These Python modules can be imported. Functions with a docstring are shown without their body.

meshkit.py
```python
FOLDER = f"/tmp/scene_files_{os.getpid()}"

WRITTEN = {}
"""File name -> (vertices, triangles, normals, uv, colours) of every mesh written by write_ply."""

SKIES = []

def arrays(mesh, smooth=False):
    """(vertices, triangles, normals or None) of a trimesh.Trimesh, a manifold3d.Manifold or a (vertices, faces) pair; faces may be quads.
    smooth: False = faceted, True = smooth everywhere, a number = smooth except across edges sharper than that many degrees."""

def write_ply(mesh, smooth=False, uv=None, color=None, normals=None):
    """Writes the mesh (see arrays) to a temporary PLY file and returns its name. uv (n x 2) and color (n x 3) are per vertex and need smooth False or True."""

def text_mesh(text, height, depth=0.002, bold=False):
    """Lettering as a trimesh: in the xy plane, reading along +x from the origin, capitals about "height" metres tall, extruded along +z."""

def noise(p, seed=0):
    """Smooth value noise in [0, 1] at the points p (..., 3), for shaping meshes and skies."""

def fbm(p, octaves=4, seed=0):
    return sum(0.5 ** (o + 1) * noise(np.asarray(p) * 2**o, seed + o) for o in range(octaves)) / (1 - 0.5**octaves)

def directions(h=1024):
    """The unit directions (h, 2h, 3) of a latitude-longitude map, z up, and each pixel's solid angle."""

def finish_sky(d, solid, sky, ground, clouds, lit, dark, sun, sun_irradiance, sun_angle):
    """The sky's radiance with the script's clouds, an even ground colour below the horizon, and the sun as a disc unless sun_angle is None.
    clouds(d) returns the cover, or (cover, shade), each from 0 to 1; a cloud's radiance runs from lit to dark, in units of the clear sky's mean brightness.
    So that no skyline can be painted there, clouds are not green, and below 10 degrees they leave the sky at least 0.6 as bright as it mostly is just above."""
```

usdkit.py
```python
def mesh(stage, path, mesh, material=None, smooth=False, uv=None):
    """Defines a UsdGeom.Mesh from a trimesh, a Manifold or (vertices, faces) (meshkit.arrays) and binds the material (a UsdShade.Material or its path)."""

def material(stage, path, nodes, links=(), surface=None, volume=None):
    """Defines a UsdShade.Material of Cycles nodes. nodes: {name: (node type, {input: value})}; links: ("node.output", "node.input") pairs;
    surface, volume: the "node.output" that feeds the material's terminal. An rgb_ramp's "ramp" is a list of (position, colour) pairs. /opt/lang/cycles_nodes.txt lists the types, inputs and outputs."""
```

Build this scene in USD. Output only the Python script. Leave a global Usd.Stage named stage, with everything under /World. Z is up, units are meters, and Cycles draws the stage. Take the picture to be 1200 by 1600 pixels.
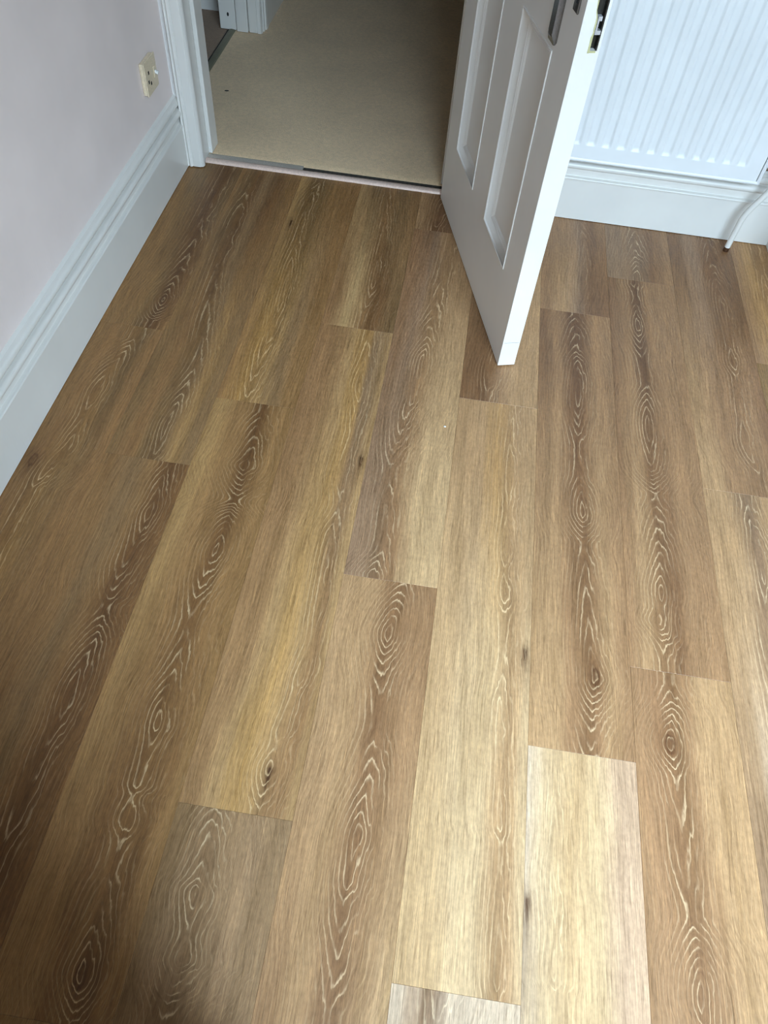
import math, numpy as np, trimesh, manifold3d as m3, usdkit, meshkit
from pxr import Usd, UsdGeom, UsdLux, UsdShade, Gf, Sdf
from shapely.geometry import Polygon, box as sbox

stage = Usd.Stage.CreateInMemory()
UsdGeom.SetStageUpAxis(stage, UsdGeom.Tokens.z)
UsdGeom.SetStageMetersPerUnit(stage, 1.0)
UsdGeom.Xform.Define(stage, '/World')
UsdGeom.Scope.Define(stage, '/World/Looks')

# ---------------------------------------------------------------- camera, light, exposure
CAM = np.array([0.0, 0.0, 1.286])
RIGHT, UP, BACK = (np.array(a) for a in zip(
    (0.9880056028315701, -0.15048805996065575, 0.03461607406860234),
    (0.14186773528719915, 0.7960796798651248, -0.5883287252806223),
    (0.0609792953215033, 0.5861829809166569, 0.8078805842609138)))
cam = UsdGeom.Camera.Define(stage, '/World/camera')
cam.CreateHorizontalApertureAttr(27.0)
cam.CreateVerticalApertureAttr(36.0)
cam.CreateFocalLengthAttr(27.0 * 1156.6 / 1200)
cam.CreateClippingRangeAttr(Gf.Vec2f(0.02, 100))
cam.CreateExposureAttr(0.0)
mt = Gf.Matrix4d(*RIGHT, 0, *UP, 0, *BACK, 0, *CAM, 1)
cam.AddTransformOp().Set(mt)

def rect_light(name, x0, x1, y, z0, z1, color, inten, tilt=0.0):      # daylight in a window opening, shining towards +y
    l = UsdLux.RectLight.Define(stage, '/World/' + name)
    l.CreateWidthAttr(x1 - x0); l.CreateHeightAttr(z1 - z0)
    l.CreateColorAttr(Gf.Vec3f(*color)); l.CreateIntensityAttr(inten)
    l.AddTranslateOp().Set(Gf.Vec3d((x0 + x1) / 2, y, (z0 + z1) / 2))
    l.AddRotateXOp().Set(90.0 - tilt)                               # -z of the light turns to +y
    return l

WIN = dict(x0=0.12, x1=1.72, z0=0.60, z1=2.15)
YR = -0.60
# the open sky above the roofs opposite, seen only through the window
rect_light('daylight', -0.8, 5.2, YR - 2.2, 2.0, 6.4, (0.71, 0.95, 1.18), 28.0, tilt=32.0)

# ---------------------------------------------------------------- helpers
used = {}
def numbered(parent, name):
    key = parent + '/' + name
    n = used.get(key, 0); used[key] = n + 1
    return key if n == 0 else '%s_%03d' % (key, n)
def tag(prim, label=None, cat=None, kind=None, group=None):
    for k, v in (('label', label), ('category', cat), ('kind', kind), ('group', group)):
        if v: prim.SetCustomDataByKey(k, v)
    return prim
def thing(name, label, cat=None, kind=None, loc=(0, 0, 0), rotz=0.0, group=None):
    x = UsdGeom.Xform.Define(stage, numbered('/World', name))
    x.AddTranslateOp().Set(Gf.Vec3d(*map(float, loc)))
    if rotz: x.AddRotateZOp().Set(float(rotz))
    return tag(x.GetPrim(), label, cat, kind, group)
def obj(name, mesh, mat, parent=None, smooth=30, label=None, cat=None, kind=None, group=None):
    path = numbered(parent.GetPath().pathString if parent else '/World', name)
    m = usdkit.mesh(stage, path, mesh, mat, smooth=smooth)
    return tag(m.GetPrim(), label, cat, kind, group)
def box(x0, x1, y0, y1, z0, z1):
    b = trimesh.creation.box((x1 - x0, y1 - y0, z1 - z0)); b.apply_translation(((x0 + x1) / 2, (y0 + y1) / 2, (z0 + z1) / 2)); return b
def rbox(x0, x1, y0, y1, z0, z1, r=0.002, seg=8):            # box with rounded edges
    s = m3.Manifold.sphere(r, seg)
    pts = [s.translate((x, y, z)) for x in (x0 + r, x1 - r) for y in (y0 + r, y1 - r) for z in (z0 + r, z1 - r)]
    h = m3.Manifold.batch_hull(pts).to_mesh()
    return trimesh.Trimesh(h.vert_properties[:, :3], h.tri_verts, process=False)
def tm(man):
    h = man.to_mesh(); return trimesh.Trimesh(h.vert_properties[:, :3], h.tri_verts, process=False)
def cat_(*ms): return trimesh.util.concatenate(list(ms))
def prism(poly, a, b, axis):
    """A profile polygon [(p, q)] run from a to b along an axis: x -> (y, z), y -> (x, z), z -> (x, y)."""
    g = trimesh.creation.extrude_polygon(Polygon(poly), b - a, engine='earcut')
    v = g.vertices.copy()
    if axis == 'x': w = np.c_[v[:, 2] + a, v[:, 0], v[:, 1]]
    elif axis == 'y': w = np.c_[v[:, 0], v[:, 2] + a, v[:, 1]]
    else: w = np.c_[v[:, 0], v[:, 1], v[:, 2] + a]
    g = trimesh.Trimesh(w, g.faces, process=False); g.fix_normals(); return g
def tube(points, r, seg=20, cap=True):
    P = np.asarray(points, float); n = len(P)
    T = np.gradient(P, axis=0); T /= np.linalg.norm(T, axis=1, keepdims=True)
    ref = np.array([0, 1.0, 0.1]); rings = []
    for i in range(n):
        a = np.cross(T[i], ref); a /= np.linalg.norm(a); b = np.cross(T[i], a)
        t = np.linspace(0, 2 * np.pi, seg, endpoint=False)
        rings.append(P[i] + r * (np.cos(t)[:, None] * a + np.sin(t)[:, None] * b))
    v = np.vstack(rings); f = []
    for i in range(n - 1):
        for j in range(seg):
            k = (j + 1) % seg
            f += [(i * seg + j, i * seg + k, (i + 1) * seg + k), (i * seg + j, (i + 1) * seg + k, (i + 1) * seg + j)]
    if cap:
        c0 = len(v); v = np.vstack([v, P[0], P[-1]])
        for j in range(seg):
            k = (j + 1) % seg
            f += [(c0, k, j), (c0 + 1, (n - 1) * seg + j, (n - 1) * seg + k)]
    g = trimesh.Trimesh(v, f, process=False); g.fix_normals(); return g
def smooth_path(P, n=60):
    from scipy.interpolate import PchipInterpolator, CubicSpline
    P = np.asarray(P, float); d = np.r_[0, np.cumsum(np.linalg.norm(np.diff(P, axis=0), axis=1))]
    t = np.linspace(0, d[-1], n); return np.c_[tuple(PchipInterpolator(d, P[:, i])(t) for i in range(3))]

# ---------------------------------------------------------------- materials
def lin(c):
    c = np.asarray(c, float) / 255.0
    return tuple(np.where(c < 0.04045, c / 12.92, ((c + 0.055) / 1.055) ** 2.4))
def mat(name, nodes, links, surface='p.BSDF'):
    return usdkit.material(stage, '/World/Looks/' + name, nodes, links, surface=surface)
def paint(name, color, rough=0.4, bump=0.15, scale=90.0, dirt=0.04):
    """Brushed paint: a slight unevenness of tone and a fine relief."""
    c = np.array(color)
    return mat(name, {
        'g': ('geometry', {}),
        'n': ('noise_texture', {'scale': 6.0, 'detail': 4.0}),
        'r': ('rgb_ramp', {'ramp': [(0.3, tuple(c * (1 - dirt))), (0.7, tuple(np.minimum(c * (1 + dirt * 0.5), 0.95)))]}),
        'm': ('mapping', {'scale': (1.0, 1.0, 0.35)}),
        'n2': ('noise_texture', {'scale': scale, 'detail': 3.0}),
        'b': ('bump', {'strength': bump, 'distance': 0.002}),
        'p': ('principled_bsdf', {'roughness': rough})},
        [('g.position', 'n.vector'), ('n.fac', 'r.fac'), ('r.color', 'p.base_color'), ('g.position', 'm.vector'), ('m.vector', 'n2.vector'),
         ('n2.fac', 'b.height'), ('b.normal', 'p.normal')])
def plain(name, color, rough=0.5, metallic=0.0, bump=0.0, scale=200.0):
    nodes = {'g': ('geometry', {}), 'n': ('noise_texture', {'scale': scale, 'detail': 2.0}),
             'r': ('rgb_ramp', {'ramp': [(0.3, tuple(np.array(color) * 0.9)), (0.7, tuple(np.array(color) * 1.08))]}),
             'b': ('bump', {'strength': bump, 'distance': 0.001}), 'p': ('principled_bsdf', {'roughness': rough, 'metallic': metallic})}
    return mat(name, nodes, [('g.position', 'n.vector'), ('n.fac', 'r.fac'), ('r.color', 'p.base_color'), ('n.fac', 'b.height'), ('b.normal', 'p.normal')])

white_gloss = paint('white_gloss', (0.765, 0.735, 0.68), rough=0.28, bump=0.12)
white_satin = paint('white_satin', (0.80, 0.80, 0.79), rough=0.38, bump=0.10)
door_white = paint('door_white', (0.84, 0.80, 0.745), rough=0.36, bump=0.16, scale=120)
radiator_white = paint('radiator_white', (0.80, 0.81, 0.81), rough=0.4, bump=0.05)
pink_wall = paint('pink_wall', (0.86, 0.745, 0.70), rough=0.75, bump=0.10, scale=160, dirt=0.05)
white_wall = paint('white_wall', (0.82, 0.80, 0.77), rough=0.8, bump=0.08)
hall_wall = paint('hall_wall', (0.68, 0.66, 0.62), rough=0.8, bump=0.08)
cream_plastic = plain('cream_plastic', lin((226, 208, 178)), rough=0.35)
white_plastic = plain('white_plastic', (0.8, 0.8, 0.78), rough=0.3)
black_hole = plain('black_hole', (0.012, 0.011, 0.010), rough=0.8)
dark_metal = plain('dark_metal', (0.32, 0.31, 0.30), rough=0.16, metallic=1.0)
chrome = plain('chrome', (0.55, 0.55, 0.56), rough=0.18, metallic=1.0)
old_steel = plain('old_steel', (0.05, 0.045, 0.035), rough=0.45, metallic=0.6, bump=0.4)
steel_bright = plain('steel_bright', (0.7, 0.7, 0.72), rough=0.35, metallic=0.5)
old_paint = plain('old_paint', lin((196, 190, 140)), rough=0.5, bump=0.3)
copper = plain('copper', (0.10, 0.045, 0.022), rough=0.45, metallic=0.5)
strip_metal = plain('strip_metal', lin((232, 205, 190)), rough=0.33, metallic=0.25)
strip_base_metal = plain('strip_base_metal', lin((196, 186, 174)), rough=0.4, metallic=0.3)
dark_grip = plain('dark_grip', lin((124, 120, 98)), rough=0.5, metallic=0.2)
fluff_dark = plain('fluff_dark', (0.02, 0.018, 0.015), rough=0.9)
crumb_white = plain('crumb_white', (0.75, 0.72, 0.66), rough=0.8)
slab_grey = plain('slab_grey', (0.06, 0.05, 0.04), rough=0.9)

def carpet_mat(name, color):
    c = np.array(color)
    return mat(name, {
        'g': ('geometry', {}),
        'n1': ('noise_texture', {'scale': 5.0, 'detail': 3.0}),
        'n2': ('noise_texture', {'scale': 260.0, 'detail': 3.0}),
        'n3': ('noise_texture', {'scale': 90.0, 'detail': 3.0}),
        'r': ('rgb_ramp', {'ramp': [(0.3, tuple(c * 0.84)), (0.7, tuple(c * 1.12))]}),
        'r1': ('rgb_ramp', {'ramp': [(0.3, (0.94,) * 3), (0.7, (1.05,) * 3)]}),
        'a': ('math', {'math_type': 'multiply_add', 'value2': 0.5, 'value3': 0.0}),
        'a2': ('math', {'math_type': 'multiply_add', 'value2': 0.5}),
        'x': ('mix', {'mix_type': 'multiply', 'fac': 1.0}),
        'b': ('bump', {'strength': 0.5, 'distance': 0.003}),
        'p': ('principled_bsdf', {'roughness': 0.95, 'sheen_weight': 0.15, 'specular_ior_level': 0.1})},
        [('g.position', 'n1.vector'), ('g.position', 'n2.vector'), ('g.position', 'n3.vector'), ('n2.fac', 'a.value1'), ('n3.fac', 'a2.value1'),
         ('a.value', 'a2.value3'), ('a2.value', 'r.fac'), ('n1.fac', 'r1.fac'), ('r.color', 'x.color1'), ('r1.color', 'x.color2'), ('x.color', 'p.base_color'),
         ('n2.fac', 'b.height'), ('b.normal', 'p.normal')])
carpet = carpet_mat('beige_carpet', lin((232, 202, 162)))
carpet_side = carpet_mat('brown_carpet', lin((150, 122, 96)))

# ---------------------------------------------------------------- the wood-print planks of the floor
X0, W = -0.6877, 0.1913
PLANKS = [
(-1,1.398,2.2,[(0.0519,1.898,9),(0.0603,1.755,7.5),(0.0605,1.665,6),(0.0598,1.592,4),(0.0558,1.55,2.5),(0.0551,1.514,0.7),(0.0552,1.487,2),(0.0537,1.456,4),(0.0507,1.429,6.5)],[(150,119,87),(128,105,78),(116,86,60),(116,86,60),(128,105,78)],[(150,119,87),(150,119,87),(128,105,78),(116,86,60),(150,119,87)],[],0.6,1.0),
(-1,0.176,1.398,[(0.0342,1.35,8),(0.02,1.276,5),(0.0099,1.217,3),(0.0073,1.161,2),(0.009,1.077,3),(0.0106,0.998,1.5),(-0.0016,0.939,0.8),(-0.0192,0.864,3)],[(150,119,87),(150,117,86),(150,119,87),(128,105,78),(150,117,86)],[(116,86,60),(116,86,60),(186,150,98),(150,119,87),(150,119,87)],[(-0.0476,0.936,'p')],0.35,1.0),
(-1,-0.6,0.176,[(0.0183,0.176,4.9),(0.0009,0.021,1.9),(-0.0268,-0.134,2.4),(-0.0055,-0.289,0.5),(-0.0271,-0.445,6.0),(0.0091,-0.6,1.6)],[],[],[],0.4,1.0),
(0,0.983,2.2,[(-0.0519,2.059,10),(-0.0461,1.887,8),(-0.0409,1.73,8),(-0.0117,1.483,6.5),(0.0179,1.281,5),(0.018,1.218,3.5),(0.0138,1.176,2.3),(0.012,1.138,1.2),(0.0097,1.088,0.3),(0.0115,1.023,1.4),(0.0058,0.974,2.5)],[(150,119,87),(128,105,78),(116,86,60),(150,126,104),(116,86,60),(150,119,87)],[(128,105,78),(150,117,86),(128,105,78),(141,118,95),(178,148,110),(141,118,95)],[],0.45,1.0),
(0,-0.239,0.983,[(0.0499,0.972,4),(0.0487,0.931,2.5),(0.052,0.87,0.9),(0.0496,0.844,0.3),(0.05,0.803,1.5),(0.0454,0.762,3),(0.0403,0.702,4.2),(0.0403,0.666,5.4),(0.0421,0.64,6.5),(0.0418,0.617,7.6),(0.0443,0.587,6.5),(0.0481,0.545,4),(0.0441,0.505,2.5),(0.0427,0.442,1),(0.0436,0.383,2.2),(0.0363,0.321,3.3),(0.0394,0.263,4),(0.0379,0.184,5)],[(150,119,87),(141,118,95),(150,119,87),(116,86,60),(116,86,60)],[(116,86,60),(128,105,78),(116,86,60),(116,86,60),(116,86,60)],[],0.6,1.0),
(0,-0.6,-0.239,[(-0.0039,-0.239,5.9),(0.0239,-0.419,5.1),(-0.0065,-0.6,3.1)],[],[],[],0.4,1.0),
(1,1.196,2.2,[(-0.0349,2.167,6),(-0.0487,2.036,4),(-0.0415,1.837,3),(-0.0338,1.725,1.2),(-0.0266,1.59,0.4),(-0.0193,1.447,2.2),(-0.0264,1.359,3.5),(-0.0264,1.255,5),(-0.0251,1.207,6)],[(178,148,110),(128,105,78),(128,105,78),(150,119,87),(150,117,86)],[(150,117,86),(186,150,98),(178,148,110),(150,126,104),(150,119,87)],[(-0.0771,1.94,'s')],0.3,0.8),
(1,-0.026,1.196,[(0.0232,1.168,8.5),(0.0212,1.127,7),(0.0245,1.077,5.4),(0.025,1.029,4),(0.0213,1.004,3.2),(0.0235,0.978,5),(0.024,0.955,6.5),(0.0257,0.932,8.2),(0.0244,0.91,9.5),(0.0235,0.867,5),(0.023,0.809,1.6),(0.0213,0.777,0.4),(0.0192,0.738,2),(0.0151,0.702,3.4),(0.0149,0.655,5),(0.0146,0.606,6),(0.0186,0.553,5),(0.0194,0.508,3.8),(0.0165,0.48,2.8),(0.0162,0.448,1.4),(0.0195,0.413,0.3),(0.0195,0.386,1.5),(0.0203,0.344,2.2),(0.02,0.306,2.6),(0.0176,0.285,4),(0.0223,0.25,3),(0.024,0.216,4.8),(0.0236,0.183,5.2),(0.0226,0.142,4.2),(0.0273,0.103,3),(0.0302,0.07,1.5),(0.0313,0.035,0.2),(0.0341,0.016,1.6),(0.0361,-0.001,3.2),(0.0385,-0.023,5)],[(178,148,110),(150,119,87),(150,119,87),(116,86,60),(150,119,87),(150,119,87)],[(150,119,87),(150,119,87),(116,86,60),(150,119,87),(116,86,60),(150,119,87)],[(0.0301,0.036,'p')],0.6,1.0),
(1,-0.6,-0.026,[(0.0106,-0.026,0.6),(0.0033,-0.217,1.8),(0.0228,-0.409,0.6),(0.0108,-0.6,5.2)],[],[],[],0.4,1.0),
(2,1.511,2.2,[(-0.0133,2.279,5),(-0.0088,2.129,3),(0.0028,1.992,2),(0.0109,1.832,1),(0.0141,1.713,0.4),(0.0126,1.641,2),(0.0079,1.572,3.5)],[(178,148,110),(128,105,78),(150,119,87),(128,105,78),(150,119,87)],[(150,117,86),(206,180,138),(150,119,87),(116,86,60),(128,105,78)],[],0.35,0.8),
(2,0.289,1.511,[(0.0347,1.5,4),(0.0385,1.402,3),(0.0423,1.298,0.8),(0.048,1.244,2),(0.0507,1.181,3),(0.05,1.14,3.5),(0.0482,1.024,3),(0.0569,0.935,4),(0.0519,0.85,2),(0.0604,0.683,1.3),(0.0618,0.614,1.8),(0.057,0.537,0.5),(0.0525,0.502,1.4),(0.0442,0.435,1.2),(0.0396,0.406,2),(0.0376,0.367,0.5),(0.0366,0.334,2),(0.0371,0.301,4)],[(150,117,86),(150,119,87),(178,148,110),(186,150,98),(150,126,104),(178,148,110)],[(150,119,87),(178,148,110),(186,150,98),(178,148,110),(150,117,86),(178,148,110)],[(0.0833,1.074,'s'),(0.0402,0.361,'s')],0.22,0.85),
(2,-0.6,0.289,[(-0.0341,0.29,7),(-0.0319,0.252,5),(-0.0293,0.214,4),(-0.0293,0.186,3),(-0.0287,0.163,1),(-0.0268,0.137,2),(-0.0247,0.107,3),(-0.0224,0.074,2),(-0.0254,0.059,3.5),(-0.0253,0.037,5),(-0.0265,0.018,7),(-0.0257,-0.005,8)],[(128,105,78),(141,118,95),(141,118,95),(141,118,95),(150,126,104),(141,118,95)],[(116,86,60),(116,86,60),(128,105,78),(150,126,104),(150,126,104),(150,126,104)],[],0.4,1.0),
(3,1.991,2.2,[(-0.0316,2.171,4),(-0.0248,2.101,2),(-0.0356,2.012,3)],[(178,148,110),(116,86,60),(150,117,86),(150,119,87)],[(178,148,110),(116,86,60),(150,117,86),(150,119,87)],[],0.4,1.0),
(3,0.769,1.991,[(0.0213,1.982,8),(0.012,1.815,8),(0.0047,1.669,7),(0.0001,1.594,5.8),(-0.0039,1.551,4.7),(-0.0043,1.508,3.5),(-0.0068,1.47,2),(-0.0101,1.425,0.3),(-0.0141,1.361,0.9),(-0.0173,1.281,1.5),(-0.0273,1.236,2.4),(-0.0318,1.187,3.5),(-0.0364,1.141,4.7),(-0.0409,1.109,5.8),(-0.0407,1.044,7),(-0.0353,0.954,6),(-0.0256,0.839,5),(-0.0314,0.806,3.5),(-0.0366,0.779,2)],[(150,117,86),(150,126,104),(178,148,110),(178,148,110),(178,148,110)],[(150,126,104),(141,118,95),(150,119,87),(206,180,138),(206,180,138)],[],0.3,1.0),
(3,-0.452,0.769,[(0.0265,0.767,6),(0.0207,0.732,4),(0.0149,0.681,1.3),(0.0114,0.652,0.3),(0.0107,0.622,2),(0.0099,0.585,4),(0.0134,0.528,6),(0.0156,0.474,6.5),(0.0186,0.417,5),(0.0173,0.367,3.5),(0.015,0.341,2.6),(0.0128,0.314,1.5),(0.0124,0.284,0.3),(0.0098,0.25,0.9),(0.0103,0.217,1.2),(0.008,0.189,2.6),(0.0077,0.162,3.4),(0.0114,0.12,4.6),(0.0132,0.083,5.6),(0.0093,0.043,6.8)],[(178,148,110),(178,148,110),(150,119,87),(150,119,87),(150,119,87)],[(150,119,87),(178,148,110),(150,119,87),(178,148,110),(206,180,138)],[],0.6,1.0),
(3,-0.6,-0.452,[(-0.0164,-0.452,5.4),(0.0223,-0.526,0.3),(0.0124,-0.6,0.2)],[],[],[],0.4,1.0),
(4,1.313,2.2,[(0.0114,1.859,4),(0.0034,1.629,2),(-0.0211,1.446,1),(-0.0317,1.351,3)],[(178,148,110),(116,86,60),(150,119,87),(178,148,110)],[(116,86,60),(116,86,60),(150,119,87),(178,148,110),(178,148,110)],[],0.3,1.0),
(4,0.091,1.313,[(0.031,1.297,3),(0.0338,1.193,2),(0.0379,1.096,1),(0.0368,0.987,2),(0.0387,0.883,0.7),(0.0368,0.838,2),(0.0405,0.785,1),(0.0404,0.733,3),(0.0412,0.663,3.5),(0.0426,0.584,2.6),(0.0421,0.547,1.7),(0.0479,0.431,1.2),(0.0516,0.336,0.6),(0.0562,0.306,1.8),(0.0569,0.23,1.3),(0.0597,0.118,0.4),(0.06,0.094,1.5)],[(178,148,110),(178,148,110),(186,150,98),(178,148,110),(178,148,110)],[(206,180,138),(212,191,153),(212,191,153),(178,148,110),(212,191,153)],[(0.0845,0.66,'s')],0.22,0.9),
(4,-0.6,0.091,[(-0.0215,0.094,5),(-0.0266,0.051,6)],[(206,194,176),(141,118,95),(206,194,176),(206,194,176),(206,194,176)],[(206,194,176),(141,118,95),(206,194,176),(206,194,176),(206,194,176)],[],0.2,1.0),
(5,1.701,2.2,[(0.0176,2.151,5),(0.0342,1.971,2),(0.0227,1.846,1),(0.012,1.728,3)],[(150,119,87),(150,119,87),(150,126,104),(116,86,60),(150,119,87)],[(150,119,87),(178,148,110),(150,126,104),(116,86,60),(116,86,60)],[],0.15,0.4),
(5,0.479,1.701,[(0.001,1.692,9.5),(0.0006,1.652,8),(0.0018,1.607,6.8),(0.0014,1.566,5.8),(0.0028,1.541,4.8),(0.0042,1.517,3.4),(0.0055,1.492,2.2),(0.0066,1.445,1.1),(0.0042,1.387,0.3),(0.002,1.33,1.2),(0.0031,1.298,2.2),(0.0027,1.262,3.4),(0.0005,1.204,4.6),(0.004,1.127,4),(0.0061,1.071,2),(0.0095,1.018,0.4),(0.0102,0.974,3),(0.0109,0.932,5.6),(0.0129,0.889,5),(0.0134,0.845,4.3),(0.0154,0.811,3.6),(0.0165,0.738,2.8),(0.0193,0.693,2),(0.0235,0.659,1.1),(0.0276,0.63,0.2),(0.0246,0.607,1.6),(0.023,0.588,3),(0.0213,0.569,4.4),(0.0197,0.55,5.6),(0.018,0.526,6.8),(0.015,0.496,7.8),(0.0144,0.467,8.6)],[(116,86,60),(150,119,87),(116,86,60),(116,86,60),(150,119,87),(150,119,87)],[(178,148,110),(178,148,110),(150,119,87),(150,119,87),(178,148,110),(150,119,87)],[(0.0276,0.631,'p')],0.6,1.0),
(5,-0.6,0.479,[(-0.0533,0.456,2.5),(-0.0485,0.402,2),(-0.048,0.34,1.4),(-0.0517,0.271,0.8),(-0.0473,0.234,0.5),(-0.0451,0.19,1.2),(-0.0467,0.139,0.5),(-0.0447,0.115,2)],[(206,194,176),(212,191,153),(206,180,138),(212,191,153),(198,174,150)],[(206,194,176),(212,191,153),(212,191,153),(206,180,138),(198,174,150)],[(-0.0897,0.229,'s')],0.12,0.7),
(6,1.885,2.2,[(-0.0019,2.141,9),(-0.0043,2.066,7.5),(-0.0058,2.007,6),(-0.0067,1.959,4),(-0.0095,1.912,2)],[(141,118,95),(141,118,95),(141,118,95),(116,86,60),(150,119,87)],[(141,118,95),(141,118,95),(141,118,95),(116,86,60),(150,119,87)],[],0.3,1.0),
(6,0.663,1.885,[(-0.0215,1.864,2.5),(-0.0194,1.806,3.5),(-0.0209,1.749,2),(-0.0211,1.686,0.3),(-0.0202,1.615,3),(-0.0165,1.541,5),(-0.012,1.457,5),(-0.0132,1.416,3.5),(-0.0181,1.365,1.6),(-0.0191,1.305,0.3),(-0.0191,1.238,1.5),(-0.0194,1.169,3.5),(-0.0207,1.151,5),(-0.0204,1.134,6.5),(-0.0202,1.117,7.8),(-0.0186,1.099,9),(-0.0166,1.049,7.2),(-0.0185,0.986,5.4),(-0.0177,0.943,4),(-0.0225,0.881,2),(-0.0229,0.842,0.4),(-0.0272,0.804,1.4),(-0.0334,0.773,0.5),(-0.0272,0.739,3),(-0.0276,0.718,4.5),(-0.0299,0.674,5.5)],[(116,86,60),(150,119,87),(116,86,60),(150,119,87),(150,119,87),(150,119,87)],[(150,119,87),(178,148,110),(150,119,87),(116,86,60),(150,119,87),(150,119,87)],[],0.6,1.0),
(6,-0.558,0.663,[(-0.023,0.641,7.5),(-0.0224,0.619,6.6),(-0.0217,0.6,5.6),(-0.0228,0.588,4.6),(-0.025,0.575,3.6),(-0.0275,0.56,2.5),(-0.0302,0.541,1.2),(-0.0318,0.524,0.2),(-0.0313,0.503,1.4),(-0.0293,0.486,2.6),(-0.0265,0.467,3.6),(-0.0242,0.431,4),(-0.0234,0.405,4.6),(-0.0264,0.328,5.4),(-0.025,0.3,5.8),(-0.0217,0.251,6.6),(-0.0165,0.206,4),(-0.0167,0.168,1.3),(-0.018,0.139,0.2),(-0.0158,0.108,1.4)],[(150,119,87),(150,117,86),(150,119,87),(150,119,87),(178,148,110),(178,148,110)],[(150,119,87),(178,148,110),(150,119,87),(150,119,87),(178,148,110),(178,148,110)],[(-0.0318,0.524,'p')],0.6,1.0),
(6,-0.6,-0.558,[(0.0002,-0.558,2.7),(-0.0178,-0.579,2.1),(0.0184,-0.6,2.0)],[],[],[],0.4,1.0),
(7,1.138,2.2,[(0.0322,2.153,8),(0.0298,2.066,6.5),(0.0291,1.98,5),(0.0311,1.92,3),(0.033,1.818,1.5),(0.033,1.655,2),(0.033,1.592,1),(0.033,1.53,3),(0.0265,1.391,3),(0.0251,1.306,2),(0.0406,1.208,4)],[(116,86,60),(150,126,104),(116,86,60),(116,86,60),(116,86,60)],[(178,148,110),(150,119,87),(150,119,87),(150,119,87),(116,86,60)],[],0.3,0.7),
(7,-0.084,1.138,[(0.0005,1.106,4),(0.0004,1.067,3),(0.0065,1.033,2.2),(0.0075,0.994,1.2),(0.008,0.937,0.3),(0.0006,0.865,1.8),(-0.011,0.754,3),(-0.0143,0.659,4)],[(178,148,110),(178,148,110),(141,118,95),(178,148,110),(178,148,110)],[(141,118,95),(206,194,176),(141,118,95),(206,194,176),(141,118,95)],[],0.25,1.0),
(7,-0.6,-0.084,[(-0.0211,-0.084,4.3),(-0.0031,-0.256,4.8),(-0.0159,-0.428,2.1),(0.018,-0.6,3.1)],[],[],[],0.4,1.0),
(8,1.6,2.2,[(-0.019,1.998,4),(-0.0158,1.793,2)],[(150,119,87),(186,150,98),(150,119,87),(150,119,87)],[(150,119,87),(186,150,98),(150,119,87),(150,119,87)],[],0.3,1.0),
(8,0.378,1.6,[(0.0004,1.6,1.6),(-0.0291,1.464,5.6),(-0.0249,1.329,5.1),(-0.0079,1.193,5.7),(-0.006,1.057,5.6),(0.0034,0.921,1.6),(0.0145,0.786,4.1),(0.0111,0.65,2.9),(-0.0167,0.514,3.9),(-0.0236,0.378,4.2)],[],[],[],0.4,1.0),
(8,-0.6,0.378,[(0.0081,0.378,2.4),(0.0179,0.239,1.3),(-0.0066,0.099,4.8),(-0.0072,-0.041,4.3),(0.0068,-0.181,5.7),(0.0295,-0.32,4.4),(0.0185,-0.46,1.1),(0.0128,-0.6,5.1)],[],[],[],0.4,1.0),
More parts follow.
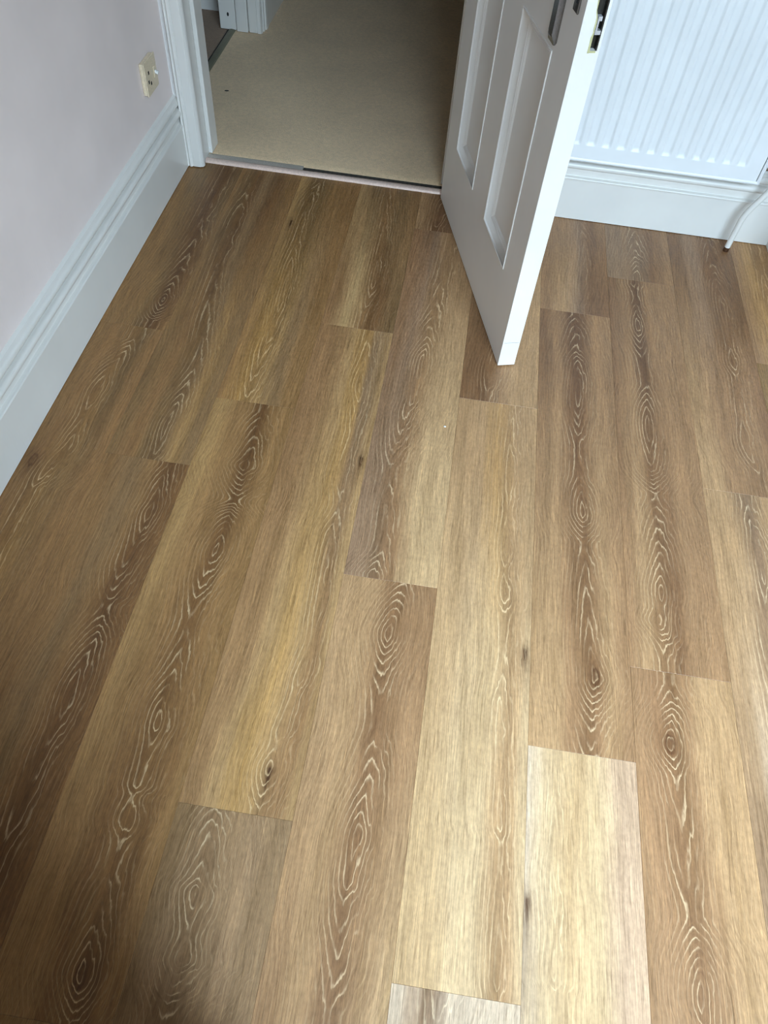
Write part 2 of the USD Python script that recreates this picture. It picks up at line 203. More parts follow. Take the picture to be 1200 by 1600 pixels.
(9,1.23,2.2,[(-0.0059,2.2,3.4),(-0.0012,2.061,5.8),(-0.011,1.923,2.5),(-0.0299,1.784,2.6),(0.0079,1.646,5.6),(0.0254,1.507,2.1),(0.0293,1.369,1.3),(0.0194,1.23,1.1)],[],[],[],0.4,1.0),
(9,0.008,1.23,[(-0.0057,1.23,0.6),(0.0215,1.094,5.0),(-0.0216,0.959,3.3),(-0.0145,0.823,3.1),(0.0032,0.687,0.8),(0.0219,0.551,1.8),(-0.0032,0.416,0.5),(-0.0298,0.28,1.3),(-0.0095,0.144,5.6),(0.0234,0.008,3.0)],[],[],[],0.4,1.0),
(9,-0.6,0.008,[(-0.0027,0.008,4.1),(0.0215,-0.144,2.2),(0.0176,-0.296,2.5),(0.0056,-0.448,4.5),(0.0001,-0.6,4.2)],[],[],[],0.4,1.0),
(10,1.622,2.2,[(0.0118,2.2,0.2),(-0.0277,2.007,1.1),(-0.0172,1.814,1.4),(-0.0271,1.622,1.5)],[],[],[],0.4,1.0),
(10,0.4,1.622,[(0.0061,1.622,5.3),(-0.009,1.486,2.3),(-0.005,1.35,4.1),(0.0171,1.214,5.7),(-0.0075,1.079,4.3),(-0.0095,0.943,5.0),(-0.0162,0.807,5.3),(0.0003,0.671,4.4),(0.0021,0.536,2.0),(-0.0003,0.4,0.5)],[],[],[],0.4,1.0),
(10,-0.6,0.4,[(-0.0274,0.4,3.3),(-0.0014,0.257,5.0),(-0.0288,0.114,3.4),(-0.0006,-0.029,3.7),(0.0138,-0.171,3.2),(0.0038,-0.314,3.1),(0.0069,-0.457,1.6),(0.0032,-0.6,4.1)],[],[],[],0.4,1.0),
(11,1.992,2.2,[(-0.0185,2.2,5.9),(0.0148,2.096,5.7),(-0.0124,1.992,2.8)],[],[],[],0.4,1.0),
(11,0.77,1.992,[(-0.0143,1.992,0.5),(-0.029,1.856,1.6),(0.0217,1.72,1.1),(0.0114,1.584,1.6),(-0.0261,1.449,1.3),(0.0107,1.313,3.1),(0.0029,1.177,2.8),(-0.0135,1.041,3.0),(0.0253,0.906,1.4),(0.014,0.77,1.7)],[],[],[],0.4,1.0),
(11,-0.452,0.77,[(-0.0184,0.77,2.1),(-0.0244,0.634,5.6),(-0.0081,0.499,1.2),(-0.03,0.363,0.6),(-0.0171,0.227,2.6),(0.0061,0.091,5.9),(0.0234,-0.044,1.6),(0.0067,-0.18,5.5),(-0.0239,-0.316,5.2),(-0.0062,-0.452,4.7)],[],[],[],0.4,1.0),
(11,-0.6,-0.452,[(-0.0106,-0.452,3.8),(0.0004,-0.526,0.8),(0.0156,-0.6,5.0)],[],[],[],0.4,1.0),
(12,1.14,2.2,[(-0.001,2.2,2.5),(0.0268,2.049,2.4),(0.0228,1.897,2.6),(-0.0076,1.746,2.3),(-0.0264,1.594,1.8),(-0.0162,1.443,0.6),(0.0025,1.291,2.8),(-0.0285,1.14,1.1)],[],[],[],0.4,1.0),
(12,-0.082,1.14,[(0.0251,1.14,1.0),(-0.0076,1.004,5.7),(-0.0232,0.869,2.6),(0.0181,0.733,0.3),(-0.0259,0.597,5.6),(0.0111,0.461,1.7),(-0.0012,0.326,1.6),(0.0235,0.19,5.7),(-0.0257,0.054,3.2),(-0.019,-0.082,2.5)],[],[],[],0.4,1.0),
(12,-0.6,-0.082,[(0.0145,-0.082,4.3),(-0.0186,-0.254,2.1),(-0.0045,-0.427,2.4),(0.0109,-0.6,4.8)],[],[],[],0.4,1.0),
(13,1.532,2.2,[(-0.0099,2.2,2.8),(-0.026,2.033,2.3),(0.0268,1.866,3.1),(0.0034,1.699,3.7),(0.004,1.532,4.9)],[],[],[],0.4,1.0),
(13,0.31,1.532,[(-0.0144,1.532,2.0),(0.0232,1.396,3.1),(0.0276,1.26,1.0),(0.017,1.124,2.9),(-0.0016,0.989,5.3),(-0.0222,0.853,3.2),(-0.015,0.717,2.2),(0.019,0.581,2.5),(0.0171,0.446,0.3),(0.03,0.31,5.7)],[],[],[],0.4,1.0),
(13,-0.6,0.31,[(0.0107,0.31,1.3),(0.0094,0.158,1.3),(-0.0076,0.007,0.4),(-0.0258,-0.145,1.1),(-0.0191,-0.297,5.1),(-0.0154,-0.448,5.0),(-0.0296,-0.6,0.5)],[],[],[],0.4,1.0),
(14,1.902,2.2,[(-0.0263,2.2,5.6),(0.019,2.051,0.3),(0.0259,1.902,1.5)],[],[],[],0.4,1.0),
(14,0.68,1.902,[(-0.0141,1.902,3.6),(-0.0177,1.766,5.9),(-0.008,1.63,3.5),(0.0043,1.494,1.8),(0.0141,1.359,6.0),(0.0057,1.223,0.7),(0.0185,1.087,4.1),(-0.0006,0.951,4.0),(-0.0143,0.816,2.0),(0.0009,0.68,0.6)],[],[],[],0.4,1.0),
(14,-0.542,0.68,[(0.0053,0.68,1.3),(-0.0148,0.544,5.4),(0.0053,0.409,1.6),(0.0119,0.273,6.0),(0.0239,0.137,4.8),(-0.01,0.001,3.6),(0.0051,-0.134,0.7),(0.0116,-0.27,3.2),(0.0013,-0.406,4.5),(-0.0254,-0.542,1.4)],[],[],[],0.4,1.0),
(14,-0.6,-0.542,[(0.0293,-0.542,1.9),(-0.0147,-0.571,0.6),(-0.0113,-0.6,3.5)],[],[],[],0.4,1.0)]


def curve256(points, y0, y1):
    """Heart line of a plank: (offset, ring depth) at 256 even steps from y0 to y1."""
    from scipy.interpolate import PchipInterpolator
    P = sorted(points, key=lambda q: q[1]); y = np.array([q[1] for q in P])
    keep = np.r_[True, np.diff(y) > 1e-4]; y = y[keep]
    s = np.linspace(y0, y1, 256)
    return [np.clip(PchipInterpolator(y, np.array([q[i] for q in P])[keep], extrapolate=False)(np.clip(s, y[0], y[-1])), -20, 20) for i in (0, 2)]

RING = 0.0072                                                   # metres between growth rings beside the heart
def soft(c, k, f=0.74):                                            # pull a streak towards the common brown; shade tinted into the left columns
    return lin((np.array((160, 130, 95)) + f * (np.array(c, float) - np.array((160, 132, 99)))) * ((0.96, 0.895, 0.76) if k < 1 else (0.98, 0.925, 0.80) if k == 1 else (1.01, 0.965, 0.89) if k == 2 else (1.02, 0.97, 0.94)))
def wood(k, y0, y1, heart, far, near, knots, hd, ln, idx):
    xc = X0 + (k + 0.5) * W
    off, dep = curve256(heart, y0, y1)
    slope = np.abs(np.gradient(dep, (y1 - y0) / 255.0))
    table = [(i / 255.0, ((off[i] + 0.15) / 0.3, dep[i] / 20.0, min(slope[i] / 40.0, 1.0))) for i in range(256)]
    N, K = {}, []
    def node(n, kind, **v): N[n] = (kind, v); return n
    def math_(n, op, a=None, b=None, c=None, **v):
        node(n, 'math', math_type=op, **v)
        for s, i in ((a, 'value1'), (b, 'value2'), (c, 'value3')):
            if s is None: continue
            if isinstance(s, str): K.append((s, n + '.' + i))
            else: N[n][1][i] = float(s)
        return n + '.value'
    def noise(n, sx, sy, detail=2.0, shift=0.0, rough=0.5, vec='g.position'):
        node(n + 'm', 'mapping', scale=(sx, sy, 1.0), location=(shift + idx * 3.17, idx * 1.73, 0.0))
        node(n, 'noise_texture', scale=1.0, detail=detail, roughness=rough)
        K.extend([(vec, n + 'm.vector'), (n + 'm.vector', n + '.vector')])
        return n + '.fac'
    node('g', 'geometry'); node('xyz', 'separate_xyz'); K.append(('g.position', 'xyz.vector'))
    u = math_('u', 'subtract', 'xyz.x', xc)
    v = math_('v', 'multiply_add', 'xyz.y', 1.0 / (y1 - y0), -y0 / (y1 - y0))
    node('ct', 'rgb_ramp', ramp=table); K.append((v, 'ct.fac')); node('cs', 'separate_color'); K.append(('ct.color', 'cs.color'))
    c = math_('c', 'multiply_add', 'cs.r', 0.3, -0.15)
    D = math_('D', 'multiply', 'cs.g', 20.0)
    w1 = noise('w1', 9, 2.2, 3.0)                               # slow wander
    w2 = noise('w2', 70, 16, 2.0)                               # wobble of the rings
    w3 = noise('w3', 260, 60, 2.0)                              # ragged edge of the rings
    du = math_('du', 'subtract', u, c)
    du2 = math_('du2', 'multiply_add', w1, 0.05, math_('duo', 'add', du, -0.025))
    a0 = math_('a0', 'absolute', math_('du3', 'multiply_add', w2, 0.010, math_('du4', 'add', du, -0.005)))
    ax = math_('ax', 'multiply', a0, 1.0 / RING)
    ax2 = math_('ax2', 'power', ax, 1.45)
    h0 = math_('h0', 'power', math_('hs', 'add', ax2, math_('DD', 'power', D, 1.45)), 1 / 1.45)
    fade = math_('fade', 'minimum', math_('fa2', 'multiply_add', ax, 0.7, 'cs.b'), 1.0)
    h1 = math_('h1', 'multiply_add', w2, 1.1, math_('h1o', 'add', h0, -0.55))
    h = math_('h', 'multiply_add', w3, 0.45, math_('ho', 'add', h1, 19.78))
    t = math_('t', 'fraction', h)
    node('ln', 'rgb_ramp', ramp=[(0.0, (0.10,) * 3), (0.12, (0.0,) * 3), (0.64, (0.0,) * 3), (0.77, (0.28,) * 3), (0.86, (1.0,) * 3), (0.94, (1.0,) * 3), (1.0, (0.12,) * 3)])
    K.append((t, 'ln.fac'))
    # how near the heart: 1 on it, 0 a hand's width away
    near_ = math_('nr', 'exponent', math_('nr2', 'multiply', math_('nr1', 'power', math_('nr0', 'multiply', a0, 1 / 0.024), 1.6), -1.0))
    gate = noise('gt', 45, 9, 3.0)
    node('gr', 'map_range', from_min=0.38, from_max=0.56, to_min=0.06, to_max=1.0, clamp=True); K.append((gate, 'gr.value'))
    wide = math_('wd', 'multiply_add', near_, 0.86, 0.14)
    line = math_('lm', 'multiply', math_('lm1', 'multiply', 'lnb.val', 'gr.result'), wide)
    node('lnb', 'rgb_to_bw'); K.append(('ln.color', 'lnb.color'))
    line = math_('lm2', 'multiply', math_('lm3', 'multiply', line, fade), 1.0 * ln)
    # base tone: streaks across the plank that run its length and follow the heart a little
    s0 = math_('s0', 'multiply_add', c, -0.35, math_('s1', 'multiply_add', w1, 0.05, math_('s2', 'add', u, -0.025)))
    w4 = noise('w4', 60, 1.6, 3.0)
    s3 = math_('s3', 'multiply_add', w4, 0.05, math_('s4', 'add', s0, -0.025))
    s = math_('s', 'multiply_add', s3, 1.0 / W, 0.5)
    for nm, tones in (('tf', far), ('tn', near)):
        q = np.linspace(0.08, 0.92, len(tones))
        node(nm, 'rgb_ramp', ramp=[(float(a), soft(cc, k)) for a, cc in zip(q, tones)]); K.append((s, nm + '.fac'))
    node('sv', 'map_range', range_type='smoothstep', from_min=0.1, from_max=0.9, clamp=True)
    K.append((math_('sv1', 'multiply_add', w1, 0.5, math_('sv2', 'add', v, -0.25)), 'sv.value'))
    node('base', 'mix', mix_type='mix'); K += [('sv.result', 'base.fac'), ('tn.color', 'base.color1'), ('tf.color', 'base.color2')]
    # long cloudy streaks and fine grain
    g1 = noise('g1', 38, 2.4, 4.0, rough=0.6); node('g1r', 'rgb_ramp', ramp=[(0.25, (0.76, 0.74, 0.70)), (0.5, (1.0,) * 3), (0.75, (1.22, 1.21, 1.19))]); K.append((g1, 'g1r.fac'))
    node('m1', 'mix', mix_type='multiply', fac=1.0); K += [('base.color', 'm1.color1'), ('g1r.color', 'm1.color2')]
    node('flow', 'combine_xyz'); K += [(math_('fl', 'multiply', h0, RING), 'flow.x'), ('xyz.y', 'flow.y'), (math_('sg', 'multiply', math_('sg0', 'sign', du), 7.3), 'flow.z')]
    g2 = noise('g2', 330, 9, 3.0, rough=0.6, vec='flow.vector'); node('g2r', 'rgb_ramp', ramp=[(0.28, (0.62, 0.58, 0.54)), (0.45, (0.97,) * 3), (0.58, (1.03,) * 3), (0.72, (1.34, 1.33, 1.28))]); K.append((g2, 'g2r.fac'))
    node('m2', 'mix', mix_type='multiply', fac=0.6); K += [('m1.color', 'm2.color1'), ('g2r.color', 'm2.color2')]
    g3 = noise('g3', 520, 16, 3.0, rough=0.7); node('g3r', 'rgb_ramp', ramp=[(0.27, (0.50, 0.45, 0.40)), (0.40, (0.86, 0.84, 0.82)), (0.50, (1.0,) * 3), (0.60, (1.12, 1.12, 1.10)), (0.74, (1.55, 1.53, 1.46))]); K.append((g3, 'g3r.fac'))
    node('m3a', 'mix', mix_type='multiply', fac=0.85); K += [('m2.color', 'm3a.color1'), ('g3r.color', 'm3a.color2')]
    g4 = noise('g4', 170, 95, 3.0, rough=0.6); node('g4r', 'rgb_ramp', ramp=[(0.30, (0.84, 0.83, 0.81)), (0.50, (1.0,) * 3), (0.70, (1.14, 1.14, 1.12))]); K.append((g4, 'g4r.fac'))
    node('m3', 'mix', mix_type='multiply', fac=0.8); K += [('m3a.color', 'm3.color1'), ('g4r.color', 'm3.color2')]
    # dark heart
    node('hm', 'mix', mix_type='multiply', color2=(0.52, 0.44, 0.37)); K += [('m3.color', 'hm.color1'), (math_('hk', 'multiply', near_, hd), 'hm.fac')]
    last = 'hm.color'
    # knots
    for i, (ku, ky, kind) in enumerate(knots):
        p_ = kind == 'p'
        rx, ry, col = (0.0085, 0.0150, (0.42, 0.33, 0.26)) if p_ else (0.0050, 0.0085, (0.20, 0.14, 0.11))
        dx = math_('kx%d' % i, 'multiply', math_('kxx%d' % i, 'multiply_add', w2, 0.006, math_('kxo%d' % i, 'add', u, -ku - 0.003)), 1 / rx)
        dy0 = math_('kyy%d' % i, 'add', 'xyz.y', -ky)
        dy = math_('ky%d' % i, 'multiply', math_('kyb%d' % i, 'maximum', math_('kyc%d' % i, 'multiply', dy0, 1.0), math_('kyd%d' % i, 'multiply', dy0, -0.75 if p_ else -0.28)), 1 / ry)
        r = math_('kr%d' % i, 'sqrt', math_('kq%d' % i, 'multiply_add', dx, dx, math_('kp%d' % i, 'multiply', dy, dy)))
        r2 = math_('kw%d' % i, 'multiply_add', w3, 1.0, math_('kwo%d' % i, 'add', r, -0.5))
        rk = [(0.0, 0.75), (0.10, 0.5), (0.17, 0.75), (0.24, 0.95), (0.30, 0.42), (0.6, 0.16), (1.0, 0.0)] if p_ else [(0.0, 1.0), (0.12, 0.95), (0.24, 0.55), (0.45, 0.22), (1.0, 0.0)]
        node('kk%d' % i, 'rgb_ramp', ramp=[(a_, (b_,) * 3) for a_, b_ in rk])
        K.append((math_('kd%d' % i, 'multiply', r2, 0.25), 'kk%d.fac' % i))
        node('km%d' % i, 'mix', mix_type='multiply', color2=col); node('kb%d' % i, 'rgb_to_bw'); K.append(('kk%d.color' % i, 'kb%d.color' % i))
        K += [(last, 'km%d.color1' % i), ('kb%d.val' % i, 'km%d.fac' % i)]
        last = 'km%d.color' % i
    # limed rings: pale lines, their tone taken from the wood they lie in
    node('lc', 'mix', mix_type='mix', fac=0.38, color2=lin((226, 208, 170))); node('lb', 'mix', mix_type='multiply', fac=1.0, color2=(1.75, 1.75, 1.7)); K += [('base.color', 'lb.color1'), ('lb.color', 'lc.color1')]
    node('fin', 'mix', mix_type='mix'); K += [(line, 'fin.fac'), (last, 'fin.color1'), ('lc.color', 'fin.color2')]
    node('bp', 'bump', strength=0.22, distance=0.0012); K.append((math_('bh', 'multiply_add', g3 if isinstance(g3, str) else 0, 0.5, math_('bh2', 'multiply', g2, 0.7)), 'bp.height'))
    node('p', 'principled_bsdf', roughness=0.42, specular_ior_level=0.42); K += [('fin.color', 'p.base_color'), ('bp.normal', 'p.normal')]
    node('rg', 'map_range', from_min=0.3, from_max=0.7, to_min=0.36, to_max=0.5); K += [(g1, 'rg.value'), ('rg.result', 'p.roughness')]
    return mat('oak_print_%02d' % idx, N, K)

XW = 2.15
floor = thing('floor', 'wood-look plank floor of limed brown oak boards filling the room', 'floor', 'structure')
obj('subfloor', box(-0.90, XW, YR, 2.215, -0.05, -0.005), slab_grey, floor, smooth=False)
spare = None
for idx, (k, y0, y1, heart, far, near, knots, hd, ln) in enumerate(PLANKS):
    xa, xb = X0 + k * W, X0 + (k + 1) * W
    xa, xb = max(xa, -0.872), min(xb, XW)
    g, e = 0.00010, 0.00035
    a, b, c, d = xa + g, xb - g, y0 + g, y1 - g
    V = [(a, c, -0.004), (b, c, -0.004), (b, d, -0.004), (a, d, -0.004), (a, c, -e), (b, c, -e), (b, d, -e), (a, d, -e), (a + e, c + e, 0), (b - e, c + e, 0), (b - e, d - e, 0), (a + e, d - e, 0)]
    F = [(0, 3, 2, 1)] + [(i, (i + 1) % 4, 4 + (i + 1) % 4, 4 + i) for i in range(4)] + [(4 + i, 4 + (i + 1) % 4, 8 + (i + 1) % 4, 8 + i) for i in range(4)] + [(8, 9, 10, 11)]
    if far or spare is None:
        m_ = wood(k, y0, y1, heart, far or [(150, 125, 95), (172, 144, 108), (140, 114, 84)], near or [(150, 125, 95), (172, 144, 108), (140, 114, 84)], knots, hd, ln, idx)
        spare = spare if far else m_
    else: m_ = spare
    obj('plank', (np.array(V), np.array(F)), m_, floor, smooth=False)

# ---------------------------------------------------------------- room shell
XL, XR, YB, ZC = -0.876, 0.978, 2.176, 2.55         # wall faces, ceiling height
XW, YC = 2.15, 1.80                                 # the room's far right wall; front of the chimney breast beside the radiator
JL, JR, YH = -0.812, -0.047, 2.312                  # door jamb faces, hall side of the wall
DH = 2.02
obj('wall_left', box(XL - 0.12, XL, YR - 0.12, YB, -0.05, ZC), pink_wall, smooth=False, kind='structure', label='pale pinkish grey painted wall on the left', cat='wall')
obj('wall_right', box(XW, XW + 0.12, YR - 0.24, YH, -0.05, ZC), white_wall, smooth=False, kind='structure', label='plain wall far to the right of the frame', cat='wall')
obj('wall_chimney', box(XR, XW, YC, YH, -0.05, ZC), white_wall, smooth=False, kind='structure', label='side of the chimney breast at the right of the radiator', cat='wall')
obj('wall_back', cat_(box(XL - 0.12, JL - 0.028, YB, YH, -0.05, ZC), box(JR + 0.028, XR, YB, YH, -0.05, ZC), box(JL - 0.028, JR + 0.028, YB, YH, DH + 0.03, ZC)), white_wall, smooth=False,
    kind='structure', label='white back wall holding the open doorway, behind the radiator', cat='wall')
obj('wall_rear', cat_(box(XL, WIN['x0'], YR - 0.24, YR, -0.05, ZC), box(WIN['x1'], XW, YR - 0.24, YR, -0.05, ZC), box(WIN['x0'], WIN['x1'], YR - 0.24, YR, -0.05, WIN['z0']), box(WIN['x0'], WIN['x1'], YR - 0.24, YR, WIN['z1'], ZC)),
    white_wall, smooth=False, kind='structure', label='wall behind the photographer with the window in it', cat='wall')
obj('ceiling', box(XL - 0.12, XW + 0.12, YR - 0.24, YH, ZC, ZC + 0.1), white_wall, smooth=False, kind='structure', label='flat white ceiling of the room', cat='ceiling')
obj('added_shade_block', box(XL, -0.09, YR, -0.06, 0.0, ZC), white_wall, smooth=False, kind='structure', label='unseen block added left of the photographer to shade the floor', cat='wall')  # added block out of view, keeps window light off the near left floor
win = thing('window_1', 'white framed window behind the photographer', 'window', 'structure')
wx0, wx1, wz0, wz1 = WIN['x0'], WIN['x1'], WIN['z0'], WIN['z1']
for a in ((wx0, wx0 + 0.045, wz0, wz1), (wx1 - 0.045, wx1, wz0, wz1), (wx0 + 0.045, wx1 - 0.045, wz0, wz0 + 0.05), (wx0 + 0.045, wx1 - 0.045, wz1 - 0.05, wz1), (wx0 + 0.045, wx1 - 0.045, 1.38, 1.42)):
    obj('frame', box(a[0], a[1], YR - 0.115, YR - 0.06, a[2], a[3]), white_gloss, win, smooth=False)
obj('sill', rbox(wx0 - 0.04, wx1 + 0.04, YR - 0.06, YR + 0.06, wz0 - 0.03, wz0, 0.004), white_gloss, win)

# skirting: (distance out from the wall face, height)
def arc(cx, cz, r, a0, a1, n=7): return [(cx + r * math.cos(math.radians(a)), cz + r * math.sin(math.radians(a))) for a in np.linspace(a0, a1, n)]
SK = 0.022
SKIRT = [(0.0, 0.002), (SK, 0.002), (SK, 0.1225), (SK + 0.0008, 0.1245)] + arc(SK - 0.0020, 0.1283, 0.0040, -50, 95, 7) + \
        [(SK - 0.0050, 0.1330), (SK - 0.0080, 0.1340), (SK - 0.0090, 0.1355), (SK - 0.0090, 0.1545), (SK - 0.0075, 0.1562)] + \
        arc(SK - 0.0065, 0.1660, 0.0096, -85, 95, 11) + [(SK - 0.0115, 0.1763), (SK - 0.0145, 0.1772), (SK - 0.0145, 0.1795), (SK - 0.0125, 0.1805)] + \
        arc(SK - 0.0125, 0.1905, 0.0098, -80, 88, 10) + [(SK - 0.0160, 0.2012), (0.0030, 0.2050), (0.0, 0.2070)]
def skirt(axis, wall, sgn, a, b):
    return prism([(wall + sgn * p, z) for p, z in SKIRT], a, b, axis)
obj('baseboard_left', skirt('y', XL, 1, -0.06, 2.1755), white_gloss, kind='structure', smooth=35, label='tall moulded white skirting board along the pink wall', cat='skirting board')
obj('baseboard_back', skirt('x', YB, -1, JR + 0.075, XR - 0.0005), white_gloss, kind='structure', smooth=35, label='white skirting board under the radiator', cat='skirting board')
obj('baseboard_right', skirt('y', XR, -1, YC, 2.1535), white_gloss, kind='structure', smooth=35, label='white skirting board at the far right edge', cat='skirting board')

# door frame (trim_1): architraves, jamb linings, stops, head
frame = thing('trim_1', 'white painted door frame around the doorway to the hall', 'door frame', 'structure')
def architrave(x_in, sgn):                           # profile in plan; x_in is the doorway edge, sgn the way out of the doorway
    P = [(x_in, 2.1775), (x_in, 2.200 - 0.022)]
    pts = [(0.000, 2.1770), (0.000, 2.1700), (0.0025, 2.1635), (0.0075, 2.1585), (0.0110, 2.1572), (0.0125, 2.1590), (0.0140, 2.1572), (0.0180, 2.1565), (0.043, 2.1565), (0.0445, 2.1580), (0.0470, 2.1580),
           (0.0500, 2.1550), (0.0560, 2.1530), (0.0615, 2.1545), (0.0640, 2.1575), (0.0655, 2.1580), (0.0680, 2.1560), (0.0720, 2.1550), (0.0740, 2.1570), (0.0740, 2.1770)]
    return [(x_in + sgn * a, b) for a, b in pts]
XA = JL + 0.030                                      # left architrave's inner edge stands proud of the rebate
def arch_left():
    pts = [(-0.802, 2.1765), (-0.786, 2.1765), (-0.7835, 2.1700), (-0.7850, 2.1640), (-0.7885, 2.1595), (-0.7920, 2.1575), (-0.7935, 2.1590), (-0.7955, 2.1570), (-0.8000, 2.1555), (-0.8270, 2.1555), (-0.8285, 2.1572), (-0.8310, 2.1570),
           (-0.8345, 2.1530), (-0.8400, 2.1515), (-0.8445, 2.1530), (-0.8465, 2.1560), (-0.8480, 2.1565), (-0.8505, 2.1535), (-0.8545, 2.1525), (-0.8570, 2.1545), (-0.8585, 2.1765)]
    pts = [(-0.8585 + (x + 0.8585) * 0.72, y) for x, y in pts]
    return prism(pts, 0.003, DH + 0.07, 'z')
obj('architrave', arch_left(), white_gloss, frame, smooth=40, label='white moulded upright beside the pink wall')
obj('architrave', prism(architrave(JR + 0.006, 1), 0.003, DH + 0.07, 'z'), white_gloss, frame, smooth=40)
obj('architrave', box(JL - 0.02, JR + 0.02, 2.156, 2.1765, DH + 0.005, DH + 0.07), white_gloss, frame, smooth=False)
obj('jamb', rbox(JL - 0.028, JL, 2.170, YH, 0.0, DH, 0.002), white_gloss, frame)
obj('jamb', rbox(JR, JR + 0.028, 2.170, YH, 0.0, DH, 0.002), white_gloss, frame)
obj('jamb', box(JL - 0.028, JR + 0.028, 2.170, YH, DH, DH + 0.028), white_gloss, frame, smooth=False)
obj('door_stop', rbox(JL, JL + 0.0135, 2.236, YH - 0.012, 0.008, DH, 0.0025), white_gloss, frame)
obj('door_stop', rbox(JR - 0.0135, JR, 2.236, YH - 0.012, 0.008, DH, 0.0025), white_gloss, frame)
hs = trimesh.creation.cylinder(0.0028, 0.0012, sections=14); hs.apply_transform(trimesh.transformations.rotation_matrix(math.pi / 2, (1, 0, 0))); hs.apply_translation((JL + 0.0065, 2.2358, 0.026))
obj('screw', hs, white_plastic, frame)

# threshold strip
th = thing('threshold_strip', 'narrow rounded metal threshold strip in the doorway between floor and carpet', 'threshold strip')
pts = [(2.190, 0.0004)] + [(2.203 - 0.0125 * math.cos(t), 0.0010 + 0.0085 * math.sin(t)) for t in np.linspace(0.05, math.pi - 0.35, 12)] + [(2.2155, 0.0004)]
obj('cover_bar', prism(pts, JL + 0.002, JR - 0.001, 'x'), strip_metal, th, smooth=50)
obj('flange', prism([(2.2156, 0.0004), (2.2156, 0.0050), (2.2330, 0.0066), (2.2400, 0.0050), (2.2405, 0.0004)], JL + 0.0005, JL + 0.31, 'x'), strip_base_metal, th, smooth=50)

# ---------------------------------------------------------------- the open door
HX, HY = -0.054, 2.170
ang = math.degrees(math.atan2(-0.958, 0.286))
TH, DW, ZB, ZT = 0.0445, 0.760, 0.005, 1.995
# local: x along the leaf from the hinge, y towards the far (right-hand) face, face at y = 0 is the one seen
door = thing('door_1', 'white four-panel door standing open, seen along its latch edge', 'door', 'structure', (HX, HY, 0), ang)
def mbox(x0, x1, y0, y1, z0, z1): return m3.Manifold.cube((x1 - x0, y1 - y0, z1 - z0)).translate((x0, y0, z0))
PAN = [(0.110, 0.314, 0.214, 0.694), (0.448, 0.655, 0.214, 0.694), (0.110, 0.314, 0.90, 1.88), (0.448, 0.655, 0.90, 1.88)]
s = m3.Manifold.sphere(0.0012, 6)
leaf = m3.Manifold.batch_hull([s.translate((x, y, z)) for x in (0.0012, DW - 0.0012) for y in (0.0012, TH - 0.0012) for z in (ZB, ZT)])
for a, b, c, d in PAN:
    leaf -= mbox(a, b, -0.01, 0.022, c, d); leaf -= mbox(a, b, TH - 0.0165, TH + 0.01, c, d)
leaf -= (mbox(DW - 0.032, DW + 0.01, 0.0258, 0.0392, 0.7365, 0.785) + m3.Manifold.batch_hull([mbox(DW - 0.032, DW + 0.01, 0.0258, 0.0392, 0.785, 0.786), mbox(DW - 0.032, DW + 0.01, 0.0205, 0.0392, 0.80, 0.93)]))          # mortise of the old lock
obj('leaf', tm(leaf), door_white, door, smooth=30)
PROF = [(0.0000, 0.0006), (0.0004, -0.0016), (0.0020, -0.0024), (0.0036, -0.0014), (0.0044, 0.0012), (0.0060, 0.0030), (0.0150, 0.0118), (0.0162, 0.0122), (0.0175, 0.0108), (0.0188, 0.0106), (0.0202, 0.0120),
        (0.0214, 0.0134), (0.0224, 0.0124), (0.0236, 0.0126), (0.0285, 0.0168), (0.0290, 0.0185)]
def moulding(a, b, c, d):
    v, f = [], []
    for o, y in PROF: v += [(a + o, y, c + o), (b - o, y, c + o), (b - o, y, d - o), (a + o, y, d - o)]
    n = len(PROF)
    for i in range(n - 1):
        for j in range(4):
            k = (j + 1) % 4; f.append((4 * i + j, 4 * i + k, 4 * i + 4 + k, 4 * i + 4 + j))
    return (np.array(v), np.array(f))
for q in PAN:
    pn = obj('panel', rbox(q[0], q[1], 0.0165, 0.0275, q[2], q[3], 0.0005), door_white, door)
    obj('moulding', moulding(*q), door_white, pn, smooth=28)
# handle plate and keyhole plate on the seen face, near the latch edge
def plate(x0, x1, z0, z1, y):                                              # long back plate with stepped, bevelled sides and a rounded foot
    steps = [(0.0, 0.0), (0.0, 0.45), (0.004, 0.62), (0.0075, 0.66), (0.0115, 1.0)]
    v, f = [], []
    for o, q in steps:
        c = 0.006
        v += [(x0 + o, -y * q, z0 + o + c), (x0 + o + c, -y * q, z0 + o), (x1 - o - c, -y * q, z0 + o), (x1 - o, -y * q, z0 + o + c), (x1 - o, -y * q, z1 - o), (x0 + o, -y * q, z1 - o)]
    n = 6
    for i in range(len(steps) - 1):
        for j in range(n):
            k = (j + 1) % n; f += [(n * i + j, n * i + k, n * i + n + k), (n * i + j, n * i + n + k, n * i + n + j)]
    t0 = n * (len(steps) - 1); f += [(t0, t0 + j, t0 + j + 1) for j in range(1, n - 1)]
    return (np.array(v), np.array(f))
hd_ = obj('handle_plate', plate(0.621, 0.667, 0.705, 0.93, 0.0085), dark_metal, door, smooth=25, label='dark polished metal handle plate')
obj('handle', cat_(tube([(0.644, -0.008, 0.885), (0.644, -0.045, 0.885)], 0.009), tube(smooth_path([(0.644, -0.045, 0.885), (0.60, -0.05, 0.885), (0.545, -0.048, 0.88)], 12), 0.0085)), dark_metal, hd_)
kp = obj('keyhole_plate', cat_(rbox(0.7105, 0.7365, -0.0035, 0.0, 0.783, 0.90, 0.0015)), dark_metal, door, label='small dark metal plate close to the latch edge')
obj('slot', box(0.7215, 0.7265, -0.0042, -0.003, 0.797, 0.862), black_hole, kp, smooth=False)
